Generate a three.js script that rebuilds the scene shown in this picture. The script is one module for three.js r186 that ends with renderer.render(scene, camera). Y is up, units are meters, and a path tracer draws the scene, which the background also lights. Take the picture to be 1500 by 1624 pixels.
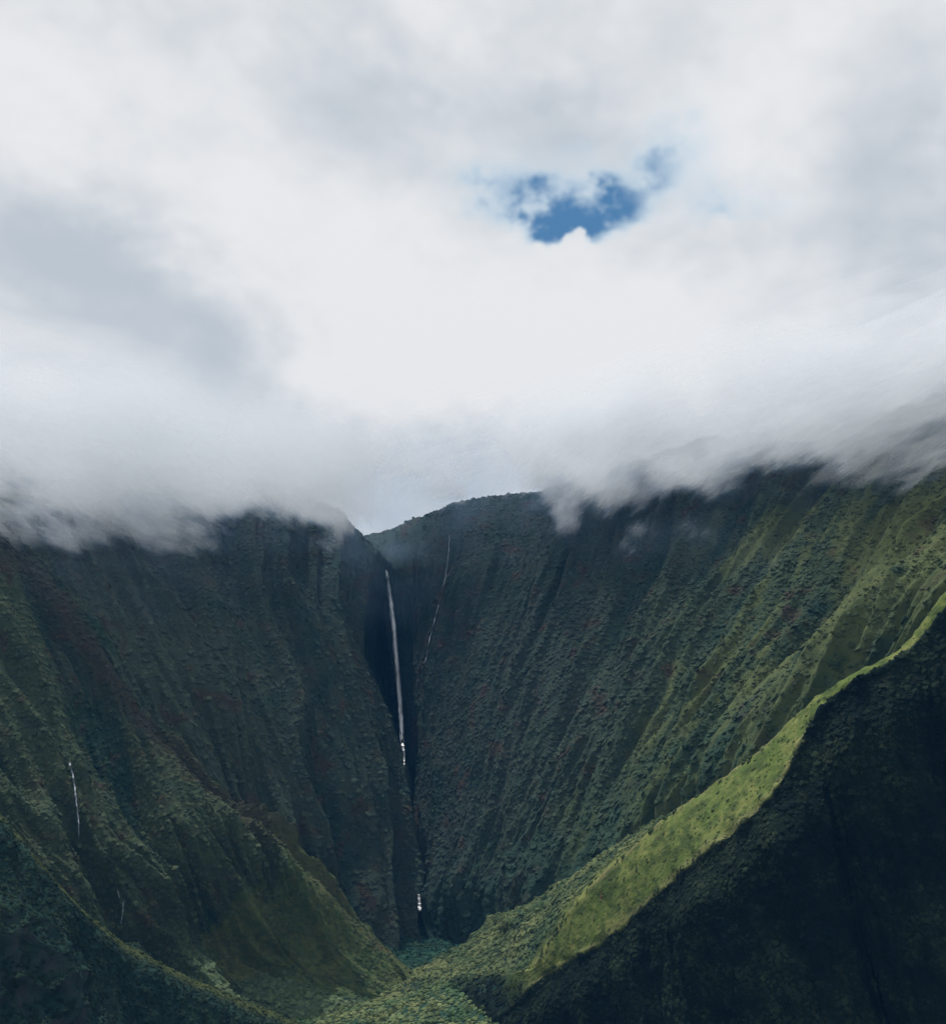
import * as THREE from 'three';
import { mergeVertices } from 'three/addons/utils/BufferGeometryUtils.js';

// ---------------------------------------------------------------- camera
const EYE = new THREE.Vector3(0, 450, 0), FOCAL = 1960, PITCH = Math.atan(288 / FOCAL);
const scene = new THREE.Scene();
const camera = new THREE.PerspectiveCamera(2 * Math.atan(812 / FOCAL) * 180 / Math.PI, 945 / 1024, 1, 30000);
camera.position.copy(EYE);
camera.rotation.x = PITCH;
scene.add(camera);

// ---------------------------------------------------------------- noise
function rng(seed) {
  let s = seed | 0;
  return () => { s = (s + 0x6d2b79f5) | 0; let t = Math.imul(s ^ (s >>> 15), 1 | s); t = (t + Math.imul(t ^ (t >>> 7), 61 | t)) ^ t; return ((t ^ (t >>> 14)) >>> 0) / 4294967296; };
}
const PERM = new Uint8Array(512);
{ const r = rng(71), p = Array.from({ length: 256 }, (_, i) => i); for (let i = 255; i > 0; i--) { const j = Math.floor(r() * (i + 1)); [p[i], p[j]] = [p[j], p[i]]; } for (let i = 0; i < 512; i++) PERM[i] = p[i & 255]; }
const grad = (h, x, y, z) => { const u = (h & 8) ? y : x, v = (h & 12) === 0 ? y : ((h & 13) === 12 ? x : z); return ((h & 1) ? -u : u) + ((h & 2) ? -v : v); };
function noise(x, y, z) {
  const xf = Math.floor(x), yf = Math.floor(y), zf = Math.floor(z), X = xf & 255, Y = yf & 255, Z = zf & 255;
  x -= xf; y -= yf; z -= zf;
  const u = x * x * x * (x * (x * 6 - 15) + 10), v = y * y * y * (y * (y * 6 - 15) + 10), w = z * z * z * (z * (z * 6 - 15) + 10);
  const A = PERM[X] + Y, AA = PERM[A] + Z, AB = PERM[A + 1] + Z, B = PERM[X + 1] + Y, BA = PERM[B] + Z, BB = PERM[B + 1] + Z;
  const l = (t, a, b) => a + t * (b - a);
  return l(w, l(v, l(u, grad(PERM[AA] & 15, x, y, z), grad(PERM[BA] & 15, x - 1, y, z)), l(u, grad(PERM[AB] & 15, x, y - 1, z), grad(PERM[BB] & 15, x - 1, y - 1, z))),
    l(v, l(u, grad(PERM[AA + 1] & 15, x, y, z - 1), grad(PERM[BA + 1] & 15, x - 1, y, z - 1)), l(u, grad(PERM[AB + 1] & 15, x, y - 1, z - 1), grad(PERM[BB + 1] & 15, x - 1, y - 1, z - 1))));
}
function fbm(x, y, z, oct = 4, gain = 0.5) { let s = 0, a = 1, n = 0; for (let i = 0; i < oct; i++) { s += a * noise(x, y, z); n += a; a *= gain; x = x * 2.03 + 17.1; y = y * 2.03 + 5.7; z = z * 2.03 + 9.3; } return s / n; }
const R9 = (x, z) => { const v = Math.sin(x * 12.9898 + z * 78.233) * 43758.5453; return v - Math.floor(v); };
const ridged = (x, y, z) => 1 - 2 * Math.abs(noise(x, y, z));
const { clamp, lerp } = THREE.MathUtils;
const sstep = (a, b, x) => { const t = clamp((x - a) / (b - a), 0, 1); return t * t * (3 - 2 * t); };
const mix3 = (a, b, t) => [lerp(a[0], b[0], t), lerp(a[1], b[1], t), lerp(a[2], b[2], t)];

// ---------------------------------------------------------------- sky: broken overcast with one blue gap
const SUN = new THREE.Vector3(-0.25, 0.92, -0.30).normalize();
{
  const W = 4096, H = 2048, data = new Float32Array(W * H * 4);
  // azimuth (degrees right of the valley head), elevation, spreads, strength: thicker (-) and thinner (+) parts of the overcast
  const parts = [[-1.5, 16.6, 9, 3.6, .13], [6, 16, 8, 3, .1], [-19.5, 19.5, 6, 3, -.2], [-12, 15.6, 5, 2.2, -.12], [-4.6, 27, 4.5, 2.6, -.13], [20.5, 21, 3, 5, -.16],
    [13, 25, 4, 3.5, .12], [2.8, 26.5, 3, 2, -.1], [-1, 11.0, 8, 1.8, -.14], [-19, 27.5, 4, 2.5, .08], [-14, 11, 5, 1.8, -.14], [-13, 22.5, 4.5, 3, .06], [16, 13, 5, 2, -.06], [-21, 13.5, 2.5, 1.5, .05], [2.5, 22.6, 3, 1, -.05], [-2.5, 8.6, 5.5, 2.2, -.2], [-16, 17.6, 6, 4, -.05], [-9, 13.2, 3, 1, -.06], [-7.5, 14.8, 3.5, 1, .07], [9, 13.5, 7, 2.5, .05], [-5, 19.5, 5, 2.2, .05]];
  const gaps = [[3.75, 21.6, 1.15, 1.4, 1.5], [5.1, 21.4, 1.0, 1.2, 1.05], [6.5, 22.5, .9, 1.1, 1.25], [7.7, 22.0, 1.0, .9, .75], [8.9, 23.2, 1.0, .9, .5], [10, 24.8, 2.0, 1.5, .42], [1.0, 23.0, 2.2, 1.5, .5], [12.8, 21.6, 2.9, 1.4, .4], [6, 23.6, 4.5, 1.6, .22]];
  const g2 = (a, e, p) => { const x = (a - p[0]) / p[2], y = (e - p[1]) / p[3]; const q = x * x + y * y; return q > 12 ? 0 : p[4] * Math.exp(-q); };
  for (let row = 0; row < H; row++) {
    const el = ((row + 0.5) / H - 0.5) * Math.PI, y = Math.sin(el), ce = Math.cos(el), eld = el * 57.2958;
    for (let col = 0; col < W; col++) {
      const o = (row * W + col) * 4;
      if (eld < -1) { data[o] = data[o + 1] = 0.3; data[o + 2] = 0.32; data[o + 3] = 1; continue; }
      const th = ((col + 0.5) / W - 0.5) * 2 * Math.PI, x = Math.cos(th) * ce, z = Math.sin(th) * ce;
      const az = Math.atan2(x, -z) * 57.2958, inView = Math.abs(az) < 28 && eld < 38;
      const wx = noise(x * 5 + 3, y * 5, z * 5), wy = noise(x * 5, y * 5 + 9, z * 5);
      const big = fbm(x * 3.2 + wx * .35, y * 4.5 + wy * .35, z * 3.2, 3), mid = fbm(x * 11 + wx * 1.0 + y * 4, y * 15 + wy * 1.0, z * 11, inView ? 5 : 3, .52);
      let b = 0.785 + big * .27 + mid * .3 - .13 * sstep(.2, -.9, -z) * sstep(1, .5, y), gap = 0;  // overcast dimmed behind the lookout, out of view, to darken slopes facing it
      if (inView) {
        const f = fbm(x * 46, y * 52, z * 46 + 5, 4, .55), ja = az + wx * 1.6 + f * .9, je = eld + wy * 1.2 + f * .8;
        for (const p of parts) b += 2 * g2(ja, je, p);
        b += f * .05 + .10 * (Math.abs(noise(x * 17 + wx, y * 24, z * 17)) - .22) + .06 * (Math.abs(noise(x * 37 + wy, y * 50, z * 37)) - .22);
        const wisp = fbm(x * 24 + 8, y * 30, z * 24, 5, .56), ga = az + f * .5 + wisp * 1.5, ge = eld + fbm(x * 26 + 3, y * 34, z * 26 + 9, 5, .56) * 1.3;
        for (const p of gaps) gap += g2(ga, ge, p);
        const lipAt = 20.35 + .55 * sstep(5.5, 9, az) + (.45 + f) * Math.exp(-(((az - 4.8 - f * .8) / .6) ** 2)) + f * .8 + wisp * .9;      // billow tops below the gap
        gap *= (.86 + 1.1 * wisp + .5 * f) * sstep(-.14, .42, eld - lipAt);
        gap = clamp(gap, 0, 1.1);
      }
      b = clamp(b, .34, 1);
      const bb = sstep(.35, .98, b);
      let c = mix3([.52, .575, .635], [.83, .838, .85], bb);
      c = mix3(c, [.52, .66, .78], sstep(.02, .62, gap) * .85); c = mix3(c, [.055, .19, .40], sstep(.3, 1.1, gap) * .94);
      data[o] = c[0]; data[o + 1] = c[1]; data[o + 2] = c[2]; data[o + 3] = 1;
    }
  }
  const sky = new THREE.DataTexture(data, W, H, THREE.RGBAFormat, THREE.FloatType);
  sky.mapping = THREE.EquirectangularReflectionMapping; sky.magFilter = THREE.LinearFilter; sky.needsUpdate = true;
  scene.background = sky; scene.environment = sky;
}

// ---------------------------------------------------------------- sun, air, exposure
const sun = new THREE.DirectionalLight(new THREE.Color(1, .98, .93), 3.8);
sun.name = 'sun';
sun.position.copy(SUN).multiplyScalar(4000).add(new THREE.Vector3(0, 300, -1600));
sun.target.position.set(0, 300, -1600);
sun.castShadow = true; sun.shadow.radius = 2; sun.shadow.mapSize.set(4096, 4096);
Object.assign(sun.shadow.camera, { left: -2500, right: 2500, top: 2500, bottom: -2500, near: 10, far: 9000 });
scene.add(sun, sun.target);
scene.fog = new THREE.FogExp2(new THREE.Color(.1, .42, 1), 0.000021);
const renderer = new THREE.WebGLRenderer({ antialias: true });
renderer.toneMapping = THREE.LinearToneMapping;
renderer.toneMappingExposure = 1.0;
renderer.shadowMap.enabled = true;

// ---------------------------------------------------------------- helpers
// a survey sighting from the lookout (bearing and height angle in survey units, metres north): one point of the terrain
function at(px, py, d) {
  const x = (px - 750) / FOCAL, y = (812 - py) / FOCAL, c = Math.cos(PITCH), s = Math.sin(PITCH);
  const yy = y * c + s, zz = y * s - c, k = d / -zz;
  return new THREE.Vector3(EYE.x + x * k, EYE.y + yy * k, -d);
}
function note(o, name, data) { o.name = name; Object.assign(o.userData, data); o.castShadow = o.receiveShadow = true; scene.add(o); return o; }

function cr(p0, p1, p2, p3, t, k) {                                  // cubic through p1, p2, k = how rounded
  const t2 = t * t, t3 = t2 * t, m1 = (p2 - p0) * .5 * k + (p2 - p1) * (1 - k), m2 = (p3 - p1) * .5 * k + (p2 - p1) * (1 - k);
  return (2 * t3 - 3 * t2 + 1) * p1 + (t3 - 2 * t2 + t) * m1 + (-2 * t3 + 3 * t2) * p2 + (t3 - t2) * m2;
}
// a slope from lines of sighted points: lines[t][s]; returns the grid and its measures
function loft(lines, nt, ns, kt = 1, ks = .7) {
  const T = lines.length, S = lines[0].length, tmp = [];
  for (const L of lines) {
    const r = new Float32Array(ns * 3);
    for (let j = 0; j < ns; j++) {
      const f = j / (ns - 1) * (S - 1), i = Math.min(S - 2, Math.floor(f)), t = f - i, q = [L[Math.max(0, i - 1)], L[i], L[i + 1], L[Math.min(S - 1, i + 2)]];
      r[j * 3] = cr(q[0].x, q[1].x, q[2].x, q[3].x, t, ks); r[j * 3 + 1] = cr(q[0].y, q[1].y, q[2].y, q[3].y, t, ks); r[j * 3 + 2] = cr(q[0].z, q[1].z, q[2].z, q[3].z, t, ks);
    }
    tmp.push(r);
  }
  const pos = new Float32Array(nt * ns * 3);
  for (let i = 0; i < nt; i++) {
    const f = i / (nt - 1) * (T - 1), a = Math.min(T - 2, Math.floor(f)), t = f - a, q = [tmp[Math.max(0, a - 1)], tmp[a], tmp[a + 1], tmp[Math.min(T - 1, a + 2)]];
    for (let j = 0; j < ns * 3; j++) pos[i * ns * 3 + j] = cr(q[0][j], q[1][j], q[2][j], q[3][j], t, kt);
  }
  return { pos, nt, ns, T: T - 1, S: S - 1 };
}
function gridNormals(g) {
  const { pos, nt, ns } = g, n = new Float32Array(pos.length), a = new THREE.Vector3(), b = new THREE.Vector3();
  for (let i = 0; i < nt; i++) for (let j = 0; j < ns; j++) {
    const i0 = Math.max(0, i - 1), i1 = Math.min(nt - 1, i + 1), j0 = Math.max(0, j - 1), j1 = Math.min(ns - 1, j + 1);
    const p = (u, v) => (u * ns + v) * 3;
    a.set(pos[p(i1, j)] - pos[p(i0, j)], pos[p(i1, j) + 1] - pos[p(i0, j) + 1], pos[p(i1, j) + 2] - pos[p(i0, j) + 2]);
    b.set(pos[p(i, j1)] - pos[p(i, j0)], pos[p(i, j1) + 1] - pos[p(i, j0) + 1], pos[p(i, j1) + 2] - pos[p(i, j0) + 2]);
    b.cross(a).normalize();
    if (g.flip) b.negate();
    n.set([b.x, b.y, b.z], p(i, j));
  }
  return n;
}
// near faces of the terrain seen along z, for the clouds that lie against it (4 m cells over x and y)
const CELL = 6, NX = 560, NY = 240, X0 = -1680, Y0 = 0, front = new Float32Array(NX * NY).fill(-1e9);
const bushes = [];                                                    // [x, y, z, size, r, g, b] of every shrub
const seen = (x, y, z) => { const d = -z, h = Math.abs(x) / d; return d > 100 && h < .46; };

// build a slope: relief(info) -> metres along the normal; look(info) -> {c: colour, bush: density, size, tint}
function slope(name, lines, nt, ns, o) {
  const g = loft(lines, nt, ns, o.kt, o.ks); g.flip = o.flip;
  const n0 = gridNormals(g), relief = new Float32Array(nt * ns), info = {};
  const base = g.pos.slice();
  for (let i = 0; i < nt; i++) for (let j = 0; j < ns; j++) {
    const k = (i * ns + j), t = i / (nt - 1) * g.T, s = j / (ns - 1) * g.S;
    info.t = t; info.s = s; info.x = base[k * 3]; info.y = base[k * 3 + 1]; info.z = base[k * 3 + 2]; info.ny = n0[k * 3 + 1];
    const r = relief[k] = o.relief(info);
    for (let c = 0; c < 3; c++) g.pos[k * 3 + c] += n0[k * 3 + c] * r;
  }
  const n1 = gridNormals(g), col = new Float32Array(nt * ns * 3), uv = new Float32Array(nt * ns * 2), looks = new Float32Array(nt * ns * 6);
  for (let i = 0; i < nt; i++) for (let j = 0; j < ns; j++) {
    const k = i * ns + j;
    info.t = i / (nt - 1) * g.T; info.s = j / (ns - 1) * g.S; info.x = g.pos[k * 3]; info.y = g.pos[k * 3 + 1]; info.z = g.pos[k * 3 + 2]; info.ny = n1[k * 3 + 1]; info.relief = relief[k];
    const l = o.look(info);
    col.set(l.c, k * 3); looks.set([l.bush, l.size, l.tint[0], l.tint[1], l.tint[2], 0], k * 6);
    uv[k * 2] = info.x + info.z * .7; uv[k * 2 + 1] = info.y - info.z * .7;
    const cx = Math.floor((info.x - X0) / CELL), cy = Math.floor((info.y - Y0) / CELL);
    if (!o.low && cx >= 0 && cy >= 0 && cx < NX && cy < NY) front[cy * NX + cx] = Math.max(front[cy * NX + cx], info.z);
  }
  const idx = new Uint32Array((nt - 1) * (ns - 1) * 6); let q = 0;
  const R = rng(o.seed || 5), p = g.pos;
  for (let i = 0; i < nt - 1; i++) for (let j = 0; j < ns - 1; j++) {
    const a = i * ns + j, b = a + 1, c = a + ns, d = c + 1;
    if (!g.flip) { idx[q++] = a; idx[q++] = b; idx[q++] = c; idx[q++] = b; idx[q++] = d; idx[q++] = c; } else { idx[q++] = a; idx[q++] = c; idx[q++] = b; idx[q++] = b; idx[q++] = c; idx[q++] = d; }
    const dens = looks[a * 6];
    if (dens <= 0 || !seen(p[a * 3], p[a * 3 + 1], p[a * 3 + 2])) continue;
    const ux = p[c * 3] - p[a * 3], uy = p[c * 3 + 1] - p[a * 3 + 1], uz = p[c * 3 + 2] - p[a * 3 + 2], vx = p[b * 3] - p[a * 3], vy = p[b * 3 + 1] - p[a * 3 + 1], vz = p[b * 3 + 2] - p[a * 3 + 2];
    const area = Math.hypot(uy * vz - uz * vy, uz * vx - ux * vz, ux * vy - uy * vx), size = looks[a * 6 + 1];
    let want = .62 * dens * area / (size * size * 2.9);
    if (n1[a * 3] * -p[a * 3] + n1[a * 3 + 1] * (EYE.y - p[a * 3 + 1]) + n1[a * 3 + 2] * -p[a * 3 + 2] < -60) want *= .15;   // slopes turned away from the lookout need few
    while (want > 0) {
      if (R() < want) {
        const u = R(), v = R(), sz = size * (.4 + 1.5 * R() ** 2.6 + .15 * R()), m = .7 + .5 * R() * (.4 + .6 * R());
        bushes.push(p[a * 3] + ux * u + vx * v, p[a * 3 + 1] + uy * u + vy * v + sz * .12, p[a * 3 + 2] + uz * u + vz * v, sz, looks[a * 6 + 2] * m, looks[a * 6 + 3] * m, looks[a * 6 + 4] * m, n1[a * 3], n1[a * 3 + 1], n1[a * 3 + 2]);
      }
      want--;
    }
  }
  const geo = new THREE.BufferGeometry();
  geo.setAttribute('position', new THREE.BufferAttribute(g.pos, 3)); geo.setAttribute('normal', new THREE.BufferAttribute(n1, 3));
  geo.setAttribute('color', new THREE.BufferAttribute(col, 3)); geo.setAttribute('uv', new THREE.BufferAttribute(uv, 2)); geo.setIndex(new THREE.BufferAttribute(idx, 1));
  return note(new THREE.Mesh(geo, soil), name, { kind: 'structure', label: o.label });
}

// soil, moss and grass: fine relief for the ground between the shrubs
const fine = (() => {
  const N = 512, d = new Uint8Array(N * N * 4), per = (x, y, f, s) => { const a = x / N * Math.PI * 2, b = y / N * Math.PI * 2, k = f / 6.2832; return noise(Math.cos(a) * k + s, Math.sin(a) * k, Math.cos(b) * k + 3.1) + noise(Math.sin(b) * k + s, Math.cos(a) * k + 7, Math.sin(b) * k); };
  for (let y = 0; y < N; y++) for (let x = 0; x < N; x++) {
    const v = per(x, y, 12, 1) * .5 + per(x, y, 30, 4) * .35 + per(x, y, 70, 9) * .25, i = (y * N + x) * 4;
    d[i] = d[i + 1] = d[i + 2] = clamp(128 + v * 110, 0, 255); d[i + 3] = 255;
  }
  const t = new THREE.DataTexture(d, N, N); t.wrapS = t.wrapT = THREE.RepeatWrapping; t.magFilter = THREE.LinearFilter; t.repeat.set(1 / 70, 1 / 70); t.needsUpdate = true;
  return t;
})();
const soil = new THREE.MeshPhysicalMaterial({ vertexColors: true, roughness: 1, specularIntensity: .12, bumpMap: fine, bumpScale: 1.2 });
soil.name = 'vegetated_soil';

// flutes that run down a slope: u across, v along the fall line, in metres
function flutes(u, v, seed, a1 = 16, a2 = 8, a3 = 3.2) {
  const w = 24 * noise(u / 190, v / 230, seed) + 5 * noise(u / 50, v / 90, seed + 3), x = u + w;
  const patch = .45 + 1.3 * clamp(.45 + .9 * noise(u / 210, v / 260, seed + 51), 0, 1), big = ridged((x + 30 * noise(u / 300, v / 160, seed + 61)) / 128, v / 620, seed + 11), mid = ridged(x / 46, v / 380, seed + 23), small = ridged(x / 21, v / 200, seed + 31);
  return a1 * big + patch * (a2 * mid * (.6 + .4 * big) + a3 * small) + 2.2 * fbm(u / 13, v / 16, seed + 40, 3);
}
const GREEN = [.026, .054, .038], DEEP = [.010, .027, .025], OLIVE = [.048, .066, .034], BROWN = [.044, .039, .031], DRY = [.14, .14, .05], RUST = [.062, .038, .03], TEAL = [.018, .050, .038];

// ---------------------------------------------------------------- valley head and right wall
const deep = (a, dx, dy, dz) => a.clone().add(new THREE.Vector3(dx, dy, dz));
const walls = [];
function withBack(lines) {                                   // a far side behind each crest
  walls.push(lines.map((L) => { const p = L.map((a) => at(...a)); return [deep(p[0], 0, -420, -520), deep(p[0], 0, -60, -90), ...p, deep(p[p.length - 1], 0, -90, 50)]; }));
  return walls[walls.length - 1];
}
{
  const L = withBack([
    [[540, 856, 2560], [600, 905, 2440], [610, 1060, 2420], [640, 1240, 2360], [664, 1440, 2160], [664, 1520, 1960]],
    [[600, 848, 2480], [615, 905, 2370], [632, 1060, 2345], [648, 1240, 2280], [664, 1440, 2120], [666, 1520, 1950]],
    [[660, 826, 2440], [668, 900, 2350], [672, 1050, 2310], [662, 1240, 2235], [670, 1440, 2090], [672, 1520, 1940]],
    [[745, 802, 2400], [735, 890, 2270], [712, 1060, 2190], [690, 1250, 2110], [690, 1430, 2020], [690, 1530, 1930]],
    [[880, 778, 2320], [860, 870, 2190], [820, 1050, 2070], [765, 1250, 1990], [740, 1430, 1930], [735, 1520, 1880]],
    [[1020, 738, 2220], [1000, 840, 2080], [940, 1030, 1940], [870, 1220, 1860], [820, 1400, 1820], [800, 1500, 1780]],
    [[1160, 700, 2120], [1130, 800, 1980], [1060, 980, 1830], [970, 1170, 1740], [900, 1350, 1700], [870, 1470, 1670]],
    [[1310, 682, 2030], [1270, 780, 1880], [1190, 940, 1730], [1090, 1120, 1630], [1000, 1290, 1580], [950, 1440, 1560]],
    [[1450, 660, 1940], [1400, 740, 1790], [1320, 890, 1630], [1210, 1060, 1520], [1110, 1220, 1470], [1040, 1400, 1450]],
    [[1600, 600, 1860], [1540, 690, 1700], [1450, 830, 1540], [1340, 990, 1420], [1230, 1140, 1370], [1140, 1350, 1360]],
    [[1780, 540, 1790], [1700, 640, 1620], [1600, 770, 1450], [1480, 910, 1330], [1350, 1060, 1280], [1250, 1290, 1280]],
    [[2000, 480, 1720], [1900, 590, 1540], [1780, 710, 1370], [1640, 840, 1240], [1490, 980, 1190], [1380, 1220, 1210]],
    [[2250, 420, 1650], [2130, 540, 1460], [1980, 650, 1290], [1800, 770, 1150], [1640, 900, 1100], [1520, 1150, 1140]],
  ]);
  slope('mountain_wall', L, 820, 480, {
    kt: 1, ks: .85, seed: 11, label: 'steep dark green valley wall to the right of the tall waterfall, top in cloud',
    relief: ({ t, s }) => {
      const u = t * 150, v = s * 190, fade = s < 2 ? .2 + .2 * Math.max(0, s - 1) : .4 + .6 * sstep(2, 2.8, s), slot = sstep(1.2, 3.2, t);
      return (flutes(u, v, 2, 26, 17, 7) * (.25 + .75 * slot)) * fade + 12 * noise(u / 260, v / 260, 77) * fade * slot + 6 * fbm(u / 38, 3, v / 60, 4) * Math.exp(-(((s - 2) / .3) ** 2));
    },
    look: ({ t, s, x, y, z, relief }) => {
      const u = t * 150, v = s * 190, n = fbm(x / 120, y / 120, z / 120, 4), m = fbm(x / 38 + 9, y / 38, z / 38, 3), st = fbm(u / 34 + m * .8, v / 190, 5, 3), hi = sstep(-6, 20, relief + 22 * st), right = sstep(4.2, 8.5, t + n * 1.6), q = fbm(x / 11, y / 11, z / 11, 2);
      let c = mix3(DEEP, GREEN, clamp(.5 + n + q * .5, 0, 1)); c = mix3(c, BROWN, clamp(.1 + m * 1.1 + .25 * (1 - right) + q * .4, 0, .75)); c = mix3(c, OLIVE, hi * .75 * right);  // ribs olive, gullies lusher; contrast pushed to make up for flat light
      const dryLit = sstep(.35, .95, right) * hi * sstep(0, .26, st + n * .4 + .34 * sstep(7.2, 9.5, t)); c = mix3(c, mix3(OLIVE, mix3([.105, .12, .042], [.15, .16, .058], sstep(7.5, 9.5, t)), clamp(.6 + q, 0, 1)), dryLit * .85);  // dry grass, with sunlight on the right spines put into the colour
      let tint = mix3(mix3(DEEP, GREEN, .55), mix3([.044, .062, .052], [.062, .086, .045], right), clamp(hi * .75 + m * .5 + st * .6, 0, 1)); tint = mix3(tint, [.10, .115, .042], dryLit * .5); tint = mix3(tint, RUST, sstep(.18, .42, m - n * .3) * .65); tint = mix3(tint, TEAL, sstep(5, 6.6, s) * .5);
      return { c: mix3(c, tint, .6), bush: s < 1.6 ? 0 : (t < 2.2 ? .3 : .9) * (1 - .62 * dryLit), size: (1.85 + 1.2 * sstep(5.5, 6.8, s)) * (1 - .3 * dryLit), tint };
    },
  });
}

// ---------------------------------------------------------------- left wall beside the slot
{
  const L = withBack([
    [[690, 905, 2560], [640, 1060, 2520], [680, 1230, 2460], [690, 1420, 2300], [700, 1520, 2200]],
    [[630, 900, 2400], [578, 1050, 2360], [650, 1228, 2290], [668, 1410, 2140], [672, 1510, 2040]],
    [[600, 886, 2300], [566, 1048, 2230], [634, 1225, 2140], [655, 1400, 2040], [660, 1490, 1960]],
    [[566, 850, 2280], [535, 1000, 2170], [596, 1190, 2070], [622, 1370, 1970], [630, 1480, 1910]],
    [[500, 798, 2240], [470, 960, 2110], [532, 1160, 2000], [570, 1340, 1910], [585, 1470, 1850]],
    [[420, 775, 2190], [392, 930, 2050], [455, 1130, 1930], [510, 1320, 1840], [530, 1460, 1790]],
    [[300, 755, 2120], [305, 905, 1990], [375, 1105, 1870], [440, 1300, 1790], [470, 1450, 1750]],
    [[180, 735, 2060], [215, 885, 1930], [300, 1085, 1820], [370, 1290, 1750], [400, 1440, 1720]],
    [[60, 720, 2000], [120, 865, 1880], [220, 1065, 1780], [300, 1270, 1720], [330, 1430, 1700]],
    [[-80, 705, 1950], [10, 850, 1830], [120, 1045, 1740], [210, 1250, 1690], [240, 1420, 1680]],
    [[-260, 690, 1900], [-120, 835, 1790], [0, 1020, 1710], [100, 1220, 1670], [130, 1400, 1670]],
    [[-480, 680, 1850], [-300, 820, 1750], [-150, 1000, 1690], [-30, 1200, 1660], [0, 1390, 1660]],
  ]);
  slope('mountain_wall_001', L, 600, 420, {
    kt: 1, ks: .85, seed: 12, flip: true, label: 'steep dark valley wall to the left of the tall waterfall, top in cloud',
    relief: ({ t, s }) => { const u = t * 125, v = s * 180, fade = (s < 2 ? .25 : .35 + .65 * sstep(2, 2.9, s)) * (.2 + .8 * sstep(1.6, 3.6, t)); return (flutes(u, v, 9, 42, 17, 6.5) + 12 * noise(u / 240, v / 240, 7)) * fade + 6 * fbm(u / 38, 3, v / 60, 4) * Math.exp(-(((s - 2) / .3) ** 2)); },
    look: ({ t, s, x, y, z, relief }) => {
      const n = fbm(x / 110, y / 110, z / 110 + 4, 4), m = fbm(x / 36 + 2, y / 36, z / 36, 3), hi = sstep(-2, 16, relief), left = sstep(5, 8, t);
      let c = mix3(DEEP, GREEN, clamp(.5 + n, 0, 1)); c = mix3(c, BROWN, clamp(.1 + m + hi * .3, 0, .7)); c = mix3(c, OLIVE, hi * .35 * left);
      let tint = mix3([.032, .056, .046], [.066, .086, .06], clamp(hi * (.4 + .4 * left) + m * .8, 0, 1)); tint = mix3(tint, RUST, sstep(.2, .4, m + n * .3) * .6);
      return { c: mix3(c, tint, .6), bush: s < 1.6 ? 0 : t < 2.2 ? .2 : .8, size: 2.1, tint };
    },
  });
}

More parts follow.
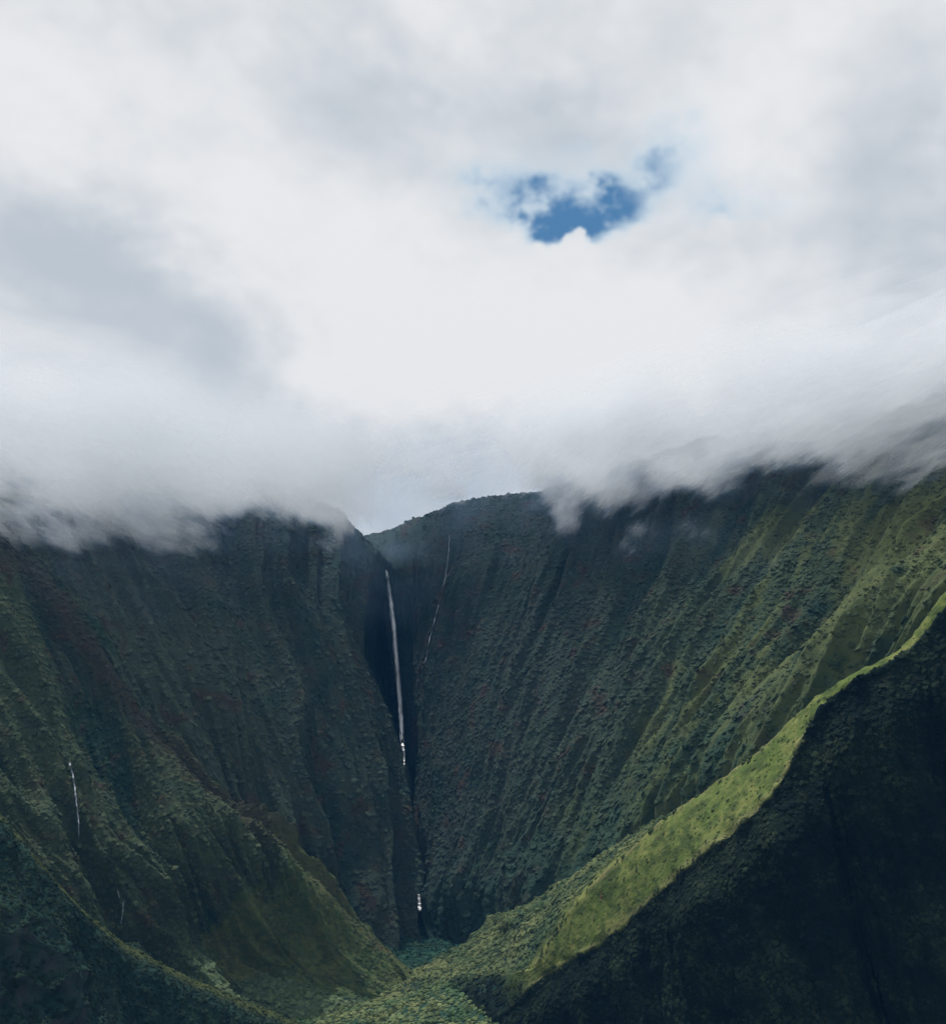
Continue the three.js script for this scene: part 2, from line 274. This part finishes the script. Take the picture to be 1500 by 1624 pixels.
// ---------------------------------------------------------------- long spur on the left, from the cloud down to the stream
{
  const crest = [[-420, 600, 1840], [-200, 720, 1790], [-40, 810, 1750], [70, 905, 1715], [170, 1040, 1690], [240, 1150, 1675], [308, 1230, 1665], [360, 1282, 1660], [416, 1327, 1660], [470, 1375, 1665], [530, 1428, 1670], [592, 1488, 1665], [640, 1530, 1650], [690, 1572, 1620]];
  const mid1 = [[-520, 800, 1640], [-300, 900, 1620], [-140, 975, 1600], [-20, 1060, 1590], [80, 1160, 1585], [150, 1225, 1585], [220, 1290, 1588], [280, 1345, 1590], [350, 1400, 1598], [410, 1440, 1608], [478, 1485, 1620], [552, 1530, 1628], [612, 1560, 1625], [670, 1592, 1605]];
  const mid2 = [[-620, 960, 1530], [-400, 1040, 1520], [-240, 1100, 1505], [-110, 1170, 1500], [-10, 1250, 1500], [70, 1310, 1505], [140, 1370, 1512], [215, 1425, 1522], [290, 1476, 1542], [360, 1514, 1562], [430, 1545, 1580], [515, 1570, 1592], [585, 1588, 1592], [650, 1610, 1582]];
  const foot = [[-700, 1120, 1450], [-500, 1180, 1440], [-340, 1230, 1430], [-200, 1290, 1430], [-80, 1350, 1435], [10, 1410, 1440], [90, 1460, 1450], [170, 1508, 1462], [250, 1545, 1480], [330, 1572, 1502], [400, 1590, 1525], [490, 1606, 1545], [565, 1620, 1550], [640, 1640, 1545]];
  const lines = crest.map((c, i) => { const a = at(...c), f = at(...foot[i]); return [deep(a, 190, -420, -60), deep(a, 95, -150, -40), a, at(...mid1[i]), at(...mid2[i]), f, deep(f, -20, -60, 60)]; });
  slope('spur', lines, 640, 360, {
    kt: 1, ks: .8, seed: 13, label: 'long green and brown spur descending from the cloud at left down to the stream',
    relief: ({ t, s, x, z }) => {
      const end = 1 - .8 * sstep(9.2, 11, t), face = s < 2 ? .5 : (.1 + .9 * sstep(2, 2.5, s)), u = t * 95 * .62 - (s - 2) * 175 * .8, v = t * 95 * .8 + (s - 2) * 175 * .6;
      return (flutes(u, v, 15, 42, 25, 7) - 18) * face * end + 1.6 * fbm(x / 12, s * 14, z / 12, 3);
    },
    look: ({ t, s, x, y, z, relief }) => {
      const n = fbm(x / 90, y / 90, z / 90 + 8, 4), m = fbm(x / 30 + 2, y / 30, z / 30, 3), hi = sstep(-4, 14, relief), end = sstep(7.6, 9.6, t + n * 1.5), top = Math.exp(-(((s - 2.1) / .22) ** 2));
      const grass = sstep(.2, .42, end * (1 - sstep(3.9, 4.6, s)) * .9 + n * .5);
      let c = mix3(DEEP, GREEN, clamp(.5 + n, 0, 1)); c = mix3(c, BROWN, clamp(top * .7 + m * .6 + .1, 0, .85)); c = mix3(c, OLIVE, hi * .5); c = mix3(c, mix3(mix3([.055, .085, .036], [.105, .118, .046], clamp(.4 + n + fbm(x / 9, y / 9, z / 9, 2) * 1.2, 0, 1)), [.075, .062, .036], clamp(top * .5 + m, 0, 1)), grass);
      let tint = mix3([.026, .054, .038], [.074, .094, .052], clamp(hi * .75 + m * .9, 0, 1)); tint = mix3(tint, RUST, clamp(top * .5 + sstep(.2, .4, m) * .6, 0, .7)); tint = mix3(tint, mix3([.045, .075, .036], [.09, .11, .048], clamp(.5 + n * 2, 0, 1)), grass * .8); tint = mix3(tint, [.13, .175, .088], sstep(3.9, 4.8, s) * sstep(7.6, 9.4, t) * .85);  // sunlit highlights on the ribs put into the tint by relief
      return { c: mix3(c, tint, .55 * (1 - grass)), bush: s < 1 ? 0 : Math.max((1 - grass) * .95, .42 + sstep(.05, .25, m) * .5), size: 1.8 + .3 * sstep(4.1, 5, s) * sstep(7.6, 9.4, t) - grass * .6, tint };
    },
  });
}

// ---------------------------------------------------------------- dark rocky ridge at the lower left
{
  const crest = [[-420, 1040, 1120], [-250, 1130, 1170], [-110, 1215, 1210], [0, 1296, 1245], [65, 1372, 1275], [130, 1446, 1310], [200, 1500, 1350], [290, 1548, 1400], [360, 1578, 1440], [430, 1606, 1480], [500, 1640, 1500]];
  const lines = crest.map((c, i) => {
    const a = at(...c), k = i / (crest.length - 1);
    return [deep(a, -120, -270, -190), deep(a, -34, -46, -56), a, deep(a, 22, -58, 34), deep(a, 50, -165, 76), deep(a, 80, -330, 135), deep(a, 115, -480, 230)];
  });
  slope('ridge', lines, 420, 300, {
    kt: 1, ks: .6, seed: 14, low: true, label: 'dark rocky ridge at the lower left with a thin line of grass on its crest',
    relief: ({ t, s, x, y, z }) => {
      const face = .15 + .85 * sstep(2.05, 2.6, Math.abs(s - 2) + 2), u = t * 80, v = s * 130, cliff = sstep(2.9, 3.5, s) * (1 - sstep(4, 6, t));
      return flutes(u, v, 25, 12, 7, 3) * face + cliff * (16 * ridged(x / 42, y / 60, z / 42) + 8 * ridged(x / 17, y / 22, z / 17 + 5)) + 1.5 * fbm(x / 9, y / 9, z / 9, 3);
    },
    look: ({ t, s, x, y, z, relief, ny }) => {
      const n = fbm(x / 60, y / 60, z / 60 + 3, 4), m = fbm(x / 18, y / 18, z / 18, 3), cliff = sstep(2.9, 3.4, s + n) * (1 - sstep(4, 6, t)) * (1 - sstep(.35, .6, ny)), top = Math.exp(-(((s - 2.08) / .16) ** 2));
      let c = mix3(DEEP, GREEN, clamp(.5 + n, 0, 1)); c = mix3(c, [.045, .05, .052], cliff * clamp(.45 + m * 1.6, 0, 1)); c = mix3(c, [.075, .085, .03], top * .8);
      return { c, bush: s < .4 ? 0 : (1 - cliff * .9) * (1 - top * .45) * 1.05, size: 1.25, tint: mix3(mix3([.009, .020, .014], s < 2 ? OLIVE : [.022, .040, .023], clamp(.4 + m + n, 0, 1)), [.07, .09, .032], top * .8) };
    },
  });
}

// ---------------------------------------------------------------- sunlit grass ridge and its dark cliff on the right
{
  // [valley foot], [far edge of the grass], [cliff edge]
  const R = [
    [[420, 1612, 1585], [470, 1618, 1560], [520, 1640, 1520]],
    [[560, 1585, 1640], [620, 1588, 1575], [680, 1640, 1500]],
    [[650, 1556, 1700], [740, 1550, 1500], [780, 1618, 1400]],
    [[730, 1512, 1740], [838, 1538, 1385], [862, 1548, 1360]],
    [[790, 1462, 1760], [886, 1468, 1350], [950, 1495, 1270]],
    [[850, 1440, 1720], [945, 1398, 1300], [1020, 1438, 1215]],
    [[900, 1420, 1650], [1050, 1302, 1235], [1105, 1360, 1145]],
    [[960, 1400, 1570], [1140, 1238, 1190], [1182, 1302, 1100]],
    [[1030, 1370, 1500], [1215, 1180, 1150], [1240, 1234, 1080]],
    [[1110, 1340, 1420], [1284, 1114, 1115], [1290, 1140, 1090]],
    [[1200, 1310, 1350], [1340, 1076, 1095], [1346, 1086, 1080]],
    [[1290, 1270, 1290], [1425, 1030, 1080], [1432, 1040, 1066]],
    [[1390, 1220, 1240], [1470, 975, 1075], [1480, 990, 1062]],
    [[1500, 1150, 1200], [1540, 890, 1070], [1552, 905, 1056]],
    [[1650, 1050, 1180], [1680, 790, 1065], [1694, 806, 1050]],
    [[1850, 950, 1160], [1860, 700, 1060], [1876, 716, 1044]],
  ];
  const lines = R.map(([f, e, c], i) => {
    const F = at(...f), E = at(...e), C = at(...c), up = E.clone().lerp(F, .3), k = sstep(3, 9, i);
    up.y += (E.y - up.y) * lerp(.1, -.35, k) * .5;
    const m = E.clone().lerp(C, .5); m.y += 3;
    return [deep(F, -20, -90, -20), F, F.clone().lerp(up, .55), up, E, m, C, deep(C, 5, -50, 5), deep(C, 22, -165, 24), deep(C, 55, -350, 78), deep(C, 120, -600, 170)];
  });
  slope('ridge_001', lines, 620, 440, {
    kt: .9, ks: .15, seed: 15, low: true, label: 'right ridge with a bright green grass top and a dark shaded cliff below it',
    relief: ({ t, s, x, y, z }) => {
      const cliff = sstep(6.05, 7, s), back = 1 - sstep(2.6, 3.9, s), u = t * 80, v = s * 130;
      const edge = Math.exp(-(((s - 6) / .25) ** 2)) * 7 * noise(t * 3.1, 4, 8) + Math.exp(-(((s - 4) / .2) ** 2)) * 3 * noise(t * 4.1, 1, 2);
      return flutes(u, v, 35, 14, 8, 3) * (cliff + back * .6) + edge + 1.1 * fbm(x / 14, y / 14, z / 14, 4) + (1 - cliff) * (1 - back) * 1.6 * noise(x / 30, y / 30, z / 30);
    },
    look: ({ t, s, x, y, z, relief, ny }) => {
      const n = fbm(x / 60, y / 60, z / 60 + 3, 4), m = fbm(x / 16, y / 16, z / 16, 3), q = fbm(x / 7, y / 7, z / 7 + 4, 2), low = 1 - sstep(2.2, 3.2, t);
      const scrub0 = sstep(.1, .3, fbm(t * 3, s * 2.2, 3, 3)), thin = sstep(8.3, 9.4, t), grass = sstep(3.55, 3.95, s + n * .5 + thin * .8) * (1 - sstep(5.97, 6.06, s + m * .12 + thin * .2)) * (1 - low);
      let c = mix3([.005, .011, .009], s > 6 ? [.012, .02, .012] : GREEN, clamp(.4 + n, 0, 1));  // shade of the cliff put into the colour: near-black below its edge
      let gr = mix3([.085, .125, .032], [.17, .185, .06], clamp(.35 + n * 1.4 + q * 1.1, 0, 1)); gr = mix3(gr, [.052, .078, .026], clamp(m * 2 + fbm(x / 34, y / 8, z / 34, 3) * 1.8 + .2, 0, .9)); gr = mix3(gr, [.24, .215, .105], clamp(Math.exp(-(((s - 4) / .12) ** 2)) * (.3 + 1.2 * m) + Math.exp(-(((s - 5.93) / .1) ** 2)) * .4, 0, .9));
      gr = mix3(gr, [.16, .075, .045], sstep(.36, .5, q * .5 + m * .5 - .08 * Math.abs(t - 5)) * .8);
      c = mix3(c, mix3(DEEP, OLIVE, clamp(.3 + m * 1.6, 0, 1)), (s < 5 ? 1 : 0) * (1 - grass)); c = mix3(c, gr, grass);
      let tint = mix3([.005, .011, .009], [.030, .046, .024], clamp(.25 + n * 1.1 + m, 0, 1)); tint = mix3(tint, mix3([.055, .09, .044], [.15, .17, .072], clamp(.45 + n * 1.7, 0, 1)), 1 - sstep(3.6, 4.4, s));  // shade of the cliff and sunlight on the flank put into shrub tint
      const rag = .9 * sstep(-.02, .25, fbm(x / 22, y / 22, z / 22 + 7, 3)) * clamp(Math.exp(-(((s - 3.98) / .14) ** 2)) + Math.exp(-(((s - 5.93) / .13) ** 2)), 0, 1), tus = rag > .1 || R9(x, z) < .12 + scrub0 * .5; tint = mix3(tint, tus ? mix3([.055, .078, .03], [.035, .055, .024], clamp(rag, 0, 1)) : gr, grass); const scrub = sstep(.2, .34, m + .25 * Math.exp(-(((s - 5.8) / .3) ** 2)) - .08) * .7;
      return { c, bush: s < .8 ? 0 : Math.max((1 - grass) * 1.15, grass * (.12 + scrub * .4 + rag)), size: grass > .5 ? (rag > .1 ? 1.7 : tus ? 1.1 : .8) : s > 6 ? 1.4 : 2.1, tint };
    },
  });
}

// ---------------------------------------------------------------- valley floor and the land round about
{
  const mid = [[664, 1400, 2300], [668, 1448, 2080], [690, 1486, 1920], [704, 1512, 1800], [668, 1540, 1710], [560, 1580, 1640], [470, 1606, 1570], [380, 1640, 1500], [250, 1760, 1300], [150, 1900, 1100]];
  const lines = mid.map((m, i) => { const a = at(...m), w = [60, 90, 150, 190, 210, 220, 230, 260, 400, 500][i]; return [deep(a, -w * 1.6, 90, 0), deep(a, -w * .5, 14, 0), a, deep(a, w * .5, 16, 0), deep(a, w * 1.6, 100, 0)]; });
  slope('valley_floor', lines, 300, 160, {
    kt: 1, ks: .9, seed: 16, low: true, label: 'bushy teal green valley floor at the foot of the walls', flip: true,
    relief: ({ x, z }) => 7 * fbm(x / 60, 3, z / 60, 4),
    look: ({ t, x, z }) => { const n = fbm(x / 50, 2, z / 50, 3), lit = sstep(3.6, 5.4, t); return { c: mix3(GREEN, TEAL, .5 + n), bush: 1.1, size: 2.2, tint: mix3(mix3([.03, .09, .07], [.045, .085, .05], clamp(.4 + n * 1.5, 0, 1)), mix3([.06, .105, .05], [.19, .215, .09], clamp(.4 + n * 2, 0, 1)), lit) }; },  // sunlight on the lower floor put into the bush tint
  });
  const geo = new THREE.PlaneGeometry(9000, 9000, 180, 180).rotateX(-Math.PI / 2), p = geo.attributes.position, c = new Float32Array(p.count * 3);
  for (let i = 0; i < p.count; i++) {
    const x = p.getX(i), z = p.getZ(i) - 1500;
    p.setZ(i, z); p.setY(i, -150 + 30 * fbm(x / 400, 1, z / 400, 3));
    c.set(mix3(DEEP, GREEN, clamp(.5 + fbm(x / 200, 4, z / 200, 3), 0, 1)), i * 3);
  }
  geo.setAttribute('color', new THREE.BufferAttribute(c, 3)); geo.computeVertexNormals();
  note(new THREE.Mesh(geo, soil), 'ground', { kind: 'structure', label: 'low green land round the foot of the mountains' });
}

// ---------------------------------------------------------------- shrubs and trees that cover the slopes
{
  const kinds = [];
  for (let k = 0; k < 4; k++) {
    let g = new THREE.IcosahedronGeometry(1, 2); g.deleteAttribute('uv'); g.deleteAttribute('normal'); g = mergeVertices(g);
    const p = g.attributes.position;
    for (let i = 0; i < p.count; i++) {
      const x = p.getX(i), y = p.getY(i), z = p.getZ(i), r = 1 + .55 * noise(x * 1.7 + k * 9, y * 1.7, z * 1.7) + .4 * noise(x * 3.9, y * 3.9 + k * 7, z * 3.9);
      p.setXYZ(i, x * r, y * r * (k === 3 ? 1.15 : .8), z * r);
    }
    g = g.toNonIndexed(); g.computeVertexNormals(); kinds.push(g);
  }
  const leaf = new THREE.MeshPhysicalMaterial({ roughness: .9, specularIntensity: .15 }); leaf.name = 'foliage';
  const n = bushes.length / 10, up = new THREE.Vector3(0, 1, 0), dir = new THREE.Vector3(), spin = new THREE.Quaternion(), per = kinds.map((_, k) => Math.ceil((n - k) / 4)), o = new THREE.Object3D(), col = new THREE.Color(), R = rng(99);
  const names = ['shrubs', 'shrubs_001', 'shrubs_002', 'trees'], labels = ['dense low shrubs covering the mountain slopes', 'rounded bushes covering the mountain slopes', 'spreading bushes covering the mountain slopes', 'taller tree crowns scattered over the mountain slopes'];
  kinds.forEach((g, k) => {
    const m = new THREE.InstancedMesh(g, leaf, per[k]);
    for (let i = k, j = 0; i < n; i += 4, j++) {
      const b = i * 10, s = bushes[b + 3];
      o.position.set(bushes[b], bushes[b + 1], bushes[b + 2]); dir.set(bushes[b + 7] + (R() - .5) * .3, bushes[b + 8] + .25, bushes[b + 9] + (R() - .5) * .3).normalize(); o.quaternion.setFromUnitVectors(up, dir).multiply(spin.setFromAxisAngle(up, R() * 6.283)); o.scale.set(s * (.85 + .35 * R()), s * (.24 + .45 * R() * R()) * (1 + 1.5 * bushes[b + 8] ** 4), s * (.85 + .35 * R())); o.updateMatrix();
      m.setMatrixAt(j, o.matrix); m.setColorAt(j, col.setRGB(bushes[b + 4], bushes[b + 5], bushes[b + 6]));
    }
    note(m, names[k], { kind: 'stuff', label: labels[k] });
  });
  console.log('shrubs', n);
}

// ---------------------------------------------------------------- waterfalls
const thin = new THREE.MeshPhysicalMaterial({ color: new THREE.Color(.25, .28, .33), roughness: .5, vertexColors: true, transparent: true }); thin.name = 'thin_water';
const water = new THREE.MeshPhysicalMaterial({ color: new THREE.Color(.95, .96, .98), roughness: .55, vertexColors: true, transparent: true }); water.name = 'white_water';
const rock = front.slice();
function onRock(px, py, d, lift) {                                     // where a sighting meets the slope
  for (let e = d - 200; e < d + 200; e += 1) {
    const p = at(px, py, e), f = rock[Math.floor((p.y - Y0) / CELL) * NX + Math.floor((p.x - X0) / CELL)];
    if (f >= -e) { if (e < d - 190) break; return at(px, py, e - lift * .4); }
  }
  return at(px, py, d - lift);
}
function strand(path, w0, w1, seed, lift = 5) {                        // falling water: a ragged round-fronted ribbon standing off the rock
  const c = new THREE.CatmullRomCurve3(Array.from({ length: 16 }, (_, i) => { const f = i / 15 * (path.length - 1), k = Math.min(path.length - 2, Math.floor(f)), u = f - k, a = path[k], b = path[k + 1]; return onRock(lerp(a[0], b[0], u), lerp(a[1], b[1], u), lerp(a[2], b[2], u), lift); })), n = 110, m = 8, pos = [], idx = [], col = [];
  for (let i = 0; i <= n; i++) {
    const t = i / n, q = c.getPoint(t), w = lerp(w0, w1, t) * (1 + .8 * noise(t * 11, seed, 1) + .55 * noise(t * 29, seed, 5)) * sstep(0, .03, t) * sstep(1.0, .93, t), jx = 1.1 * noise(t * 17, seed, 9);
    for (let j = 0; j <= m; j++) { const a = (j / m) * Math.PI; pos.push(q.x + jx - Math.cos(a) * w / 2, q.y, q.z + Math.sin(a) * w * .35 + .4 * noise(t * 40, j, seed)); const e = Math.sin(a); col.push(1, 1, 1, clamp((.4 + .7 * e) * (.95 + .75 * noise(t * 9, seed * 3, 2) + .6 * noise(t * 37, j * .5, seed)), .08, 1)); }
    if (i < n) for (let j = 0; j < m; j++) { const a = i * (m + 1) + j; idx.push(a, a + m + 1, a + 1, a + 1, a + m + 1, a + m + 2); }
  }
  const g = new THREE.BufferGeometry(); g.setAttribute('position', new THREE.Float32BufferAttribute(pos, 3)); g.setAttribute('color', new THREE.Float32BufferAttribute(col, 4)); g.setIndex(idx); g.computeVertexNormals();
  return g;
}
function waterfall(name, label, parts) {
  const o = new THREE.Group(); o.userData = { label, category: 'waterfall' }; o.name = name;
  parts.forEach(([part, ...a]) => { const m = new THREE.Mesh(strand(...a), a[1] < 3 ? thin : water); m.name = part; m.castShadow = m.receiveShadow = true; o.add(m); });
  scene.add(o);
}
waterfall('waterfall', 'tall white waterfall dropping down the dark slot in the middle', [['main_fall', [[612, 903, 2330], [618, 935, 2318], [624, 985, 2308], [629, 1045, 2298], [634, 1110, 2278], [638, 1175, 2254]], 5.2, 7, 1, 40], ['side_strand', [[613, 903, 2328], [620, 940, 2316], [627, 990, 2306], [631, 1040, 2296], [637, 1110, 2276], [641, 1180, 2252]], 1.7, 2.2, 21, 44], ['side_strand', [[612, 906, 2328], [616, 945, 2316], [622, 1000, 2306], [627, 1060, 2294], [632, 1120, 2274], [636, 1182, 2252]], 1.7, 1.9, 33, 44], ['lower_fall', [[638, 1178, 2254], [641, 1195, 2246], [641, 1215, 2240]], 4.4, 1.4, 2, 34]]);
waterfall('waterfall_001', 'faint thread of water high on the wall right of the tall waterfall', [['upper_thread', [[713, 848, 2310], [711, 880, 2288], [707, 912, 2272], [700, 942, 2262]], .9, .7, 3, 14], ['lower_thread', [[699, 945, 2262], [690, 980, 2248], [681, 1015, 2236], [674, 1052, 2228]], .9, 1.1, 4, 14]]);
waterfall('waterfall_002', 'thin white waterfall on the dark slope at the left edge', [['main_fall', [[110, 1208, 1555], [117, 1232, 1548], [121, 1265, 1540], [125, 1300, 1532], [126, 1328, 1526]], 2.2, 1.3, 5, 24]]);
waterfall('waterfall_003', 'short thin cascade in the gully below the left waterfall', [['upper_fall', [[187, 1412, 1500], [190, 1424, 1498]], 1.5, 1.2, 6, 24], ['lower_fall', [[196, 1430, 1496], [195, 1448, 1492], [192, 1466, 1488]], 1.6, 1.4, 7, 24]]);
waterfall('waterfall_004', 'short white cascade at the very foot of the dark slot', [['main_fall', [[664, 1418, 2110], [665, 1430, 2100], [666, 1446, 2085]], 3.4, 4.6, 8, 16]]);

// ---------------------------------------------------------------- low cloud lying on the mountain tops: sheets through one drifting field of mist
{
  const lip = [[-300, 880], [0, 860], [40, 880], [90, 870], [150, 850], [230, 862], [300, 866], [370, 850], [440, 868], [468, 880], [492, 792], [530, 768], [600, 792], [700, 795], [760, 782], [840, 752], [880, 788], [910, 852], [945, 840], [962, 790], [985, 818], [1040, 842], [1070, 795], [1110, 790], [1145, 825], [1185, 795], [1230, 765], [1270, 775], [1310, 750], [1350, 778], [1400, 768], [1450, 775], [1500, 752], [1600, 715], [1900, 620]];
  const look = (list, x) => { let i = 0; while (i < list.length - 2 && x > list[i + 1][0]) i++; const [a, b] = [list[i], list[i + 1]], t = clamp((x - a[0]) / (b[0] - a[0]), 0, 1); return lerp(a[1], b[1], t); };
  const haze = [[-300, 880], [480, 878], [700, 850], [900, 830], [1200, 770], [1500, 700], [1900, 520]];
  const pos = [], col = [], nor = [], idx = [], off = [15, 34, 55, 78, 104, 133, 166, 204, 246], cp = Math.cos(PITCH), sp = Math.sin(PITCH);
  walls.forEach((lines, which) => {                                        // sheets of mist that lie over the upper part of each wall and its crest
    const nt = which ? 190 : 270, ns = 200, g = loft(lines, nt, ns, 1, .85); g.flip = which === 1;
    let n = gridNormals(g);
    for (let pass = 0; pass < 10; pass++) {
      const m = n.slice();
      for (let i = 0; i < nt; i++) for (let j = 0; j < ns; j++) {
        let x = 0, y = 0, z = 0;
        for (let u = -3; u <= 3; u++) { const q = (clamp(i + u, 0, nt - 1) * ns + j) * 3, r = (i * ns + clamp(j + u, 0, ns - 1)) * 3; x += m[q] + m[r]; y += m[q + 1] + m[r + 1]; z += m[q + 2] + m[r + 2]; }
        const l = Math.hypot(x, y, z), k = (i * ns + j) * 3; n[k] = x / l; n[k + 1] = y / l; n[k + 2] = z / l;
      }
    }
    for (let k = 0; k < off.length; k++) {
      const ids = new Int32Array(nt * ns).fill(-1), al = new Float32Array(nt * ns), th = new Float32Array(nt * ns), os = new Float32Array(nt * ns), dz = off[k] - (k ? off[k - 1] : 0);
      for (let i = 0; i < nt; i++) for (let j = 0; j < ns; j++) {
        const q = i * ns + j, t = i / (nt - 1) * g.T, s = j / (ns - 1) * g.S;
        if (s < .5 || s > 5 || (which && t < 1.6)) continue;
        const fx = g.pos[q * 3], fy = g.pos[q * 3 + 1], fz = g.pos[q * 3 + 2], ny = n[q * 3 + 1];
        // bearing and height angle of the ground below, compared with the cloud's lower edge at that bearing
        const rx = fx - EYE.x, ry = fy - EYE.y, cz = ry * sp - fz * cp, bear = 750 + FOCAL * rx / cz, high = 812 - FOCAL * (ry * cp + fz * sp) / cz, m = cz / FOCAL;
        const o = os[q] = off[k] + .3 * dz * noise(fx / 120, fy / 120, k * 3.7 + fz / 200);
        const x = fx + n[q * 3] * o, y = fy + ny * o, z = fz + n[q * 3 + 2] * o;
        const w = fbm(x / 210 + 5, y / 160, z / 620, 5, .55), d = fbm(x / 64 + w * 1.6, y / 54, z / 300 + 3, 5, .6), sh = fbm(x / 24 + d, y / 24, z / 160 + w, 3, .6);
        const h = (look(lip, bear) - high) * m + o * Math.max(0, ny) * .8 + w * 95 + d * 90 + sh * 28;
        let rho = sstep(-8, 60, h) * (.55 + .95 * clamp(d + .4, 0, 1)); th[q] = rho;
        if (k < 5) rho += .10 * sstep(-250, 70, (look(haze, bear) - high) * m + w * 170 + d * 60) ** 2 * clamp(.5 + 1.2 * d, 0, 1.4);
        rho *= (1 - sstep(15, 235, o * Math.max(0, ny) + w * 210 + d * 120)) * (1 - .8 * sstep(150, 260, off[k])) * sstep(1.75, 2.4, s + w * .3 + d * .2) * sstep(5, 4.5, s) * (which ? sstep(1.6, 2.2, t) : 1);
        al[q] = 1 - Math.exp(-rho * dz / 30);
      }
      const pt = (q) => {
        if (ids[q] < 0) { ids[q] = pos.length / 3; const c = mix3([.5, .68, .95], [.88, .905, .935], sstep(0, .25, th[q])), v = q * 3; pos.push(g.pos[v] + n[v] * os[q], g.pos[v + 1] + n[v + 1] * os[q], g.pos[v + 2] + n[v + 2] * os[q]); col.push(c[0], c[1], c[2], al[q]); const a = n[v] * .35, b = n[v + 1] * .35 + .38, e = n[v + 2] * .35 + .5, l = Math.hypot(a, b, e); nor.push(a / l, b / l, e / l); }
        return ids[q];
      };
      for (let i = 0; i < nt - 1; i++) for (let j = 0; j < ns - 1; j++) {
        const q = i * ns + j;
        if (Math.max(al[q], al[q + 1], al[q + ns], al[q + ns + 1]) < .003) continue;
        const a = pt(q), b = pt(q + 1), c = pt(q + ns), d = pt(q + ns + 1);
        if (which) idx.push(a, c, b, b, c, d); else idx.push(a, b, c, b, d, c);
      }
    }
  });
  const g = new THREE.BufferGeometry(); g.setAttribute('position', new THREE.Float32BufferAttribute(pos, 3)); g.setAttribute('color', new THREE.Float32BufferAttribute(col, 4)); g.setAttribute('normal', new THREE.Float32BufferAttribute(nor, 3)); g.setIndex(idx);
  const mist = new THREE.MeshPhysicalMaterial({ vertexColors: true, transparent: true, roughness: 1, transmission: .42, thickness: 0, specularIntensity: 0, side: THREE.DoubleSide }); mist.name = 'mist';
  note(new THREE.Mesh(g, mist), 'cloud', { kind: 'stuff', label: 'low white cloud drifting over the mountain tops' });
  console.log('cloud tris', idx.length / 3);
}

renderer.setSize(945, 1024);
renderer.render(scene, camera);
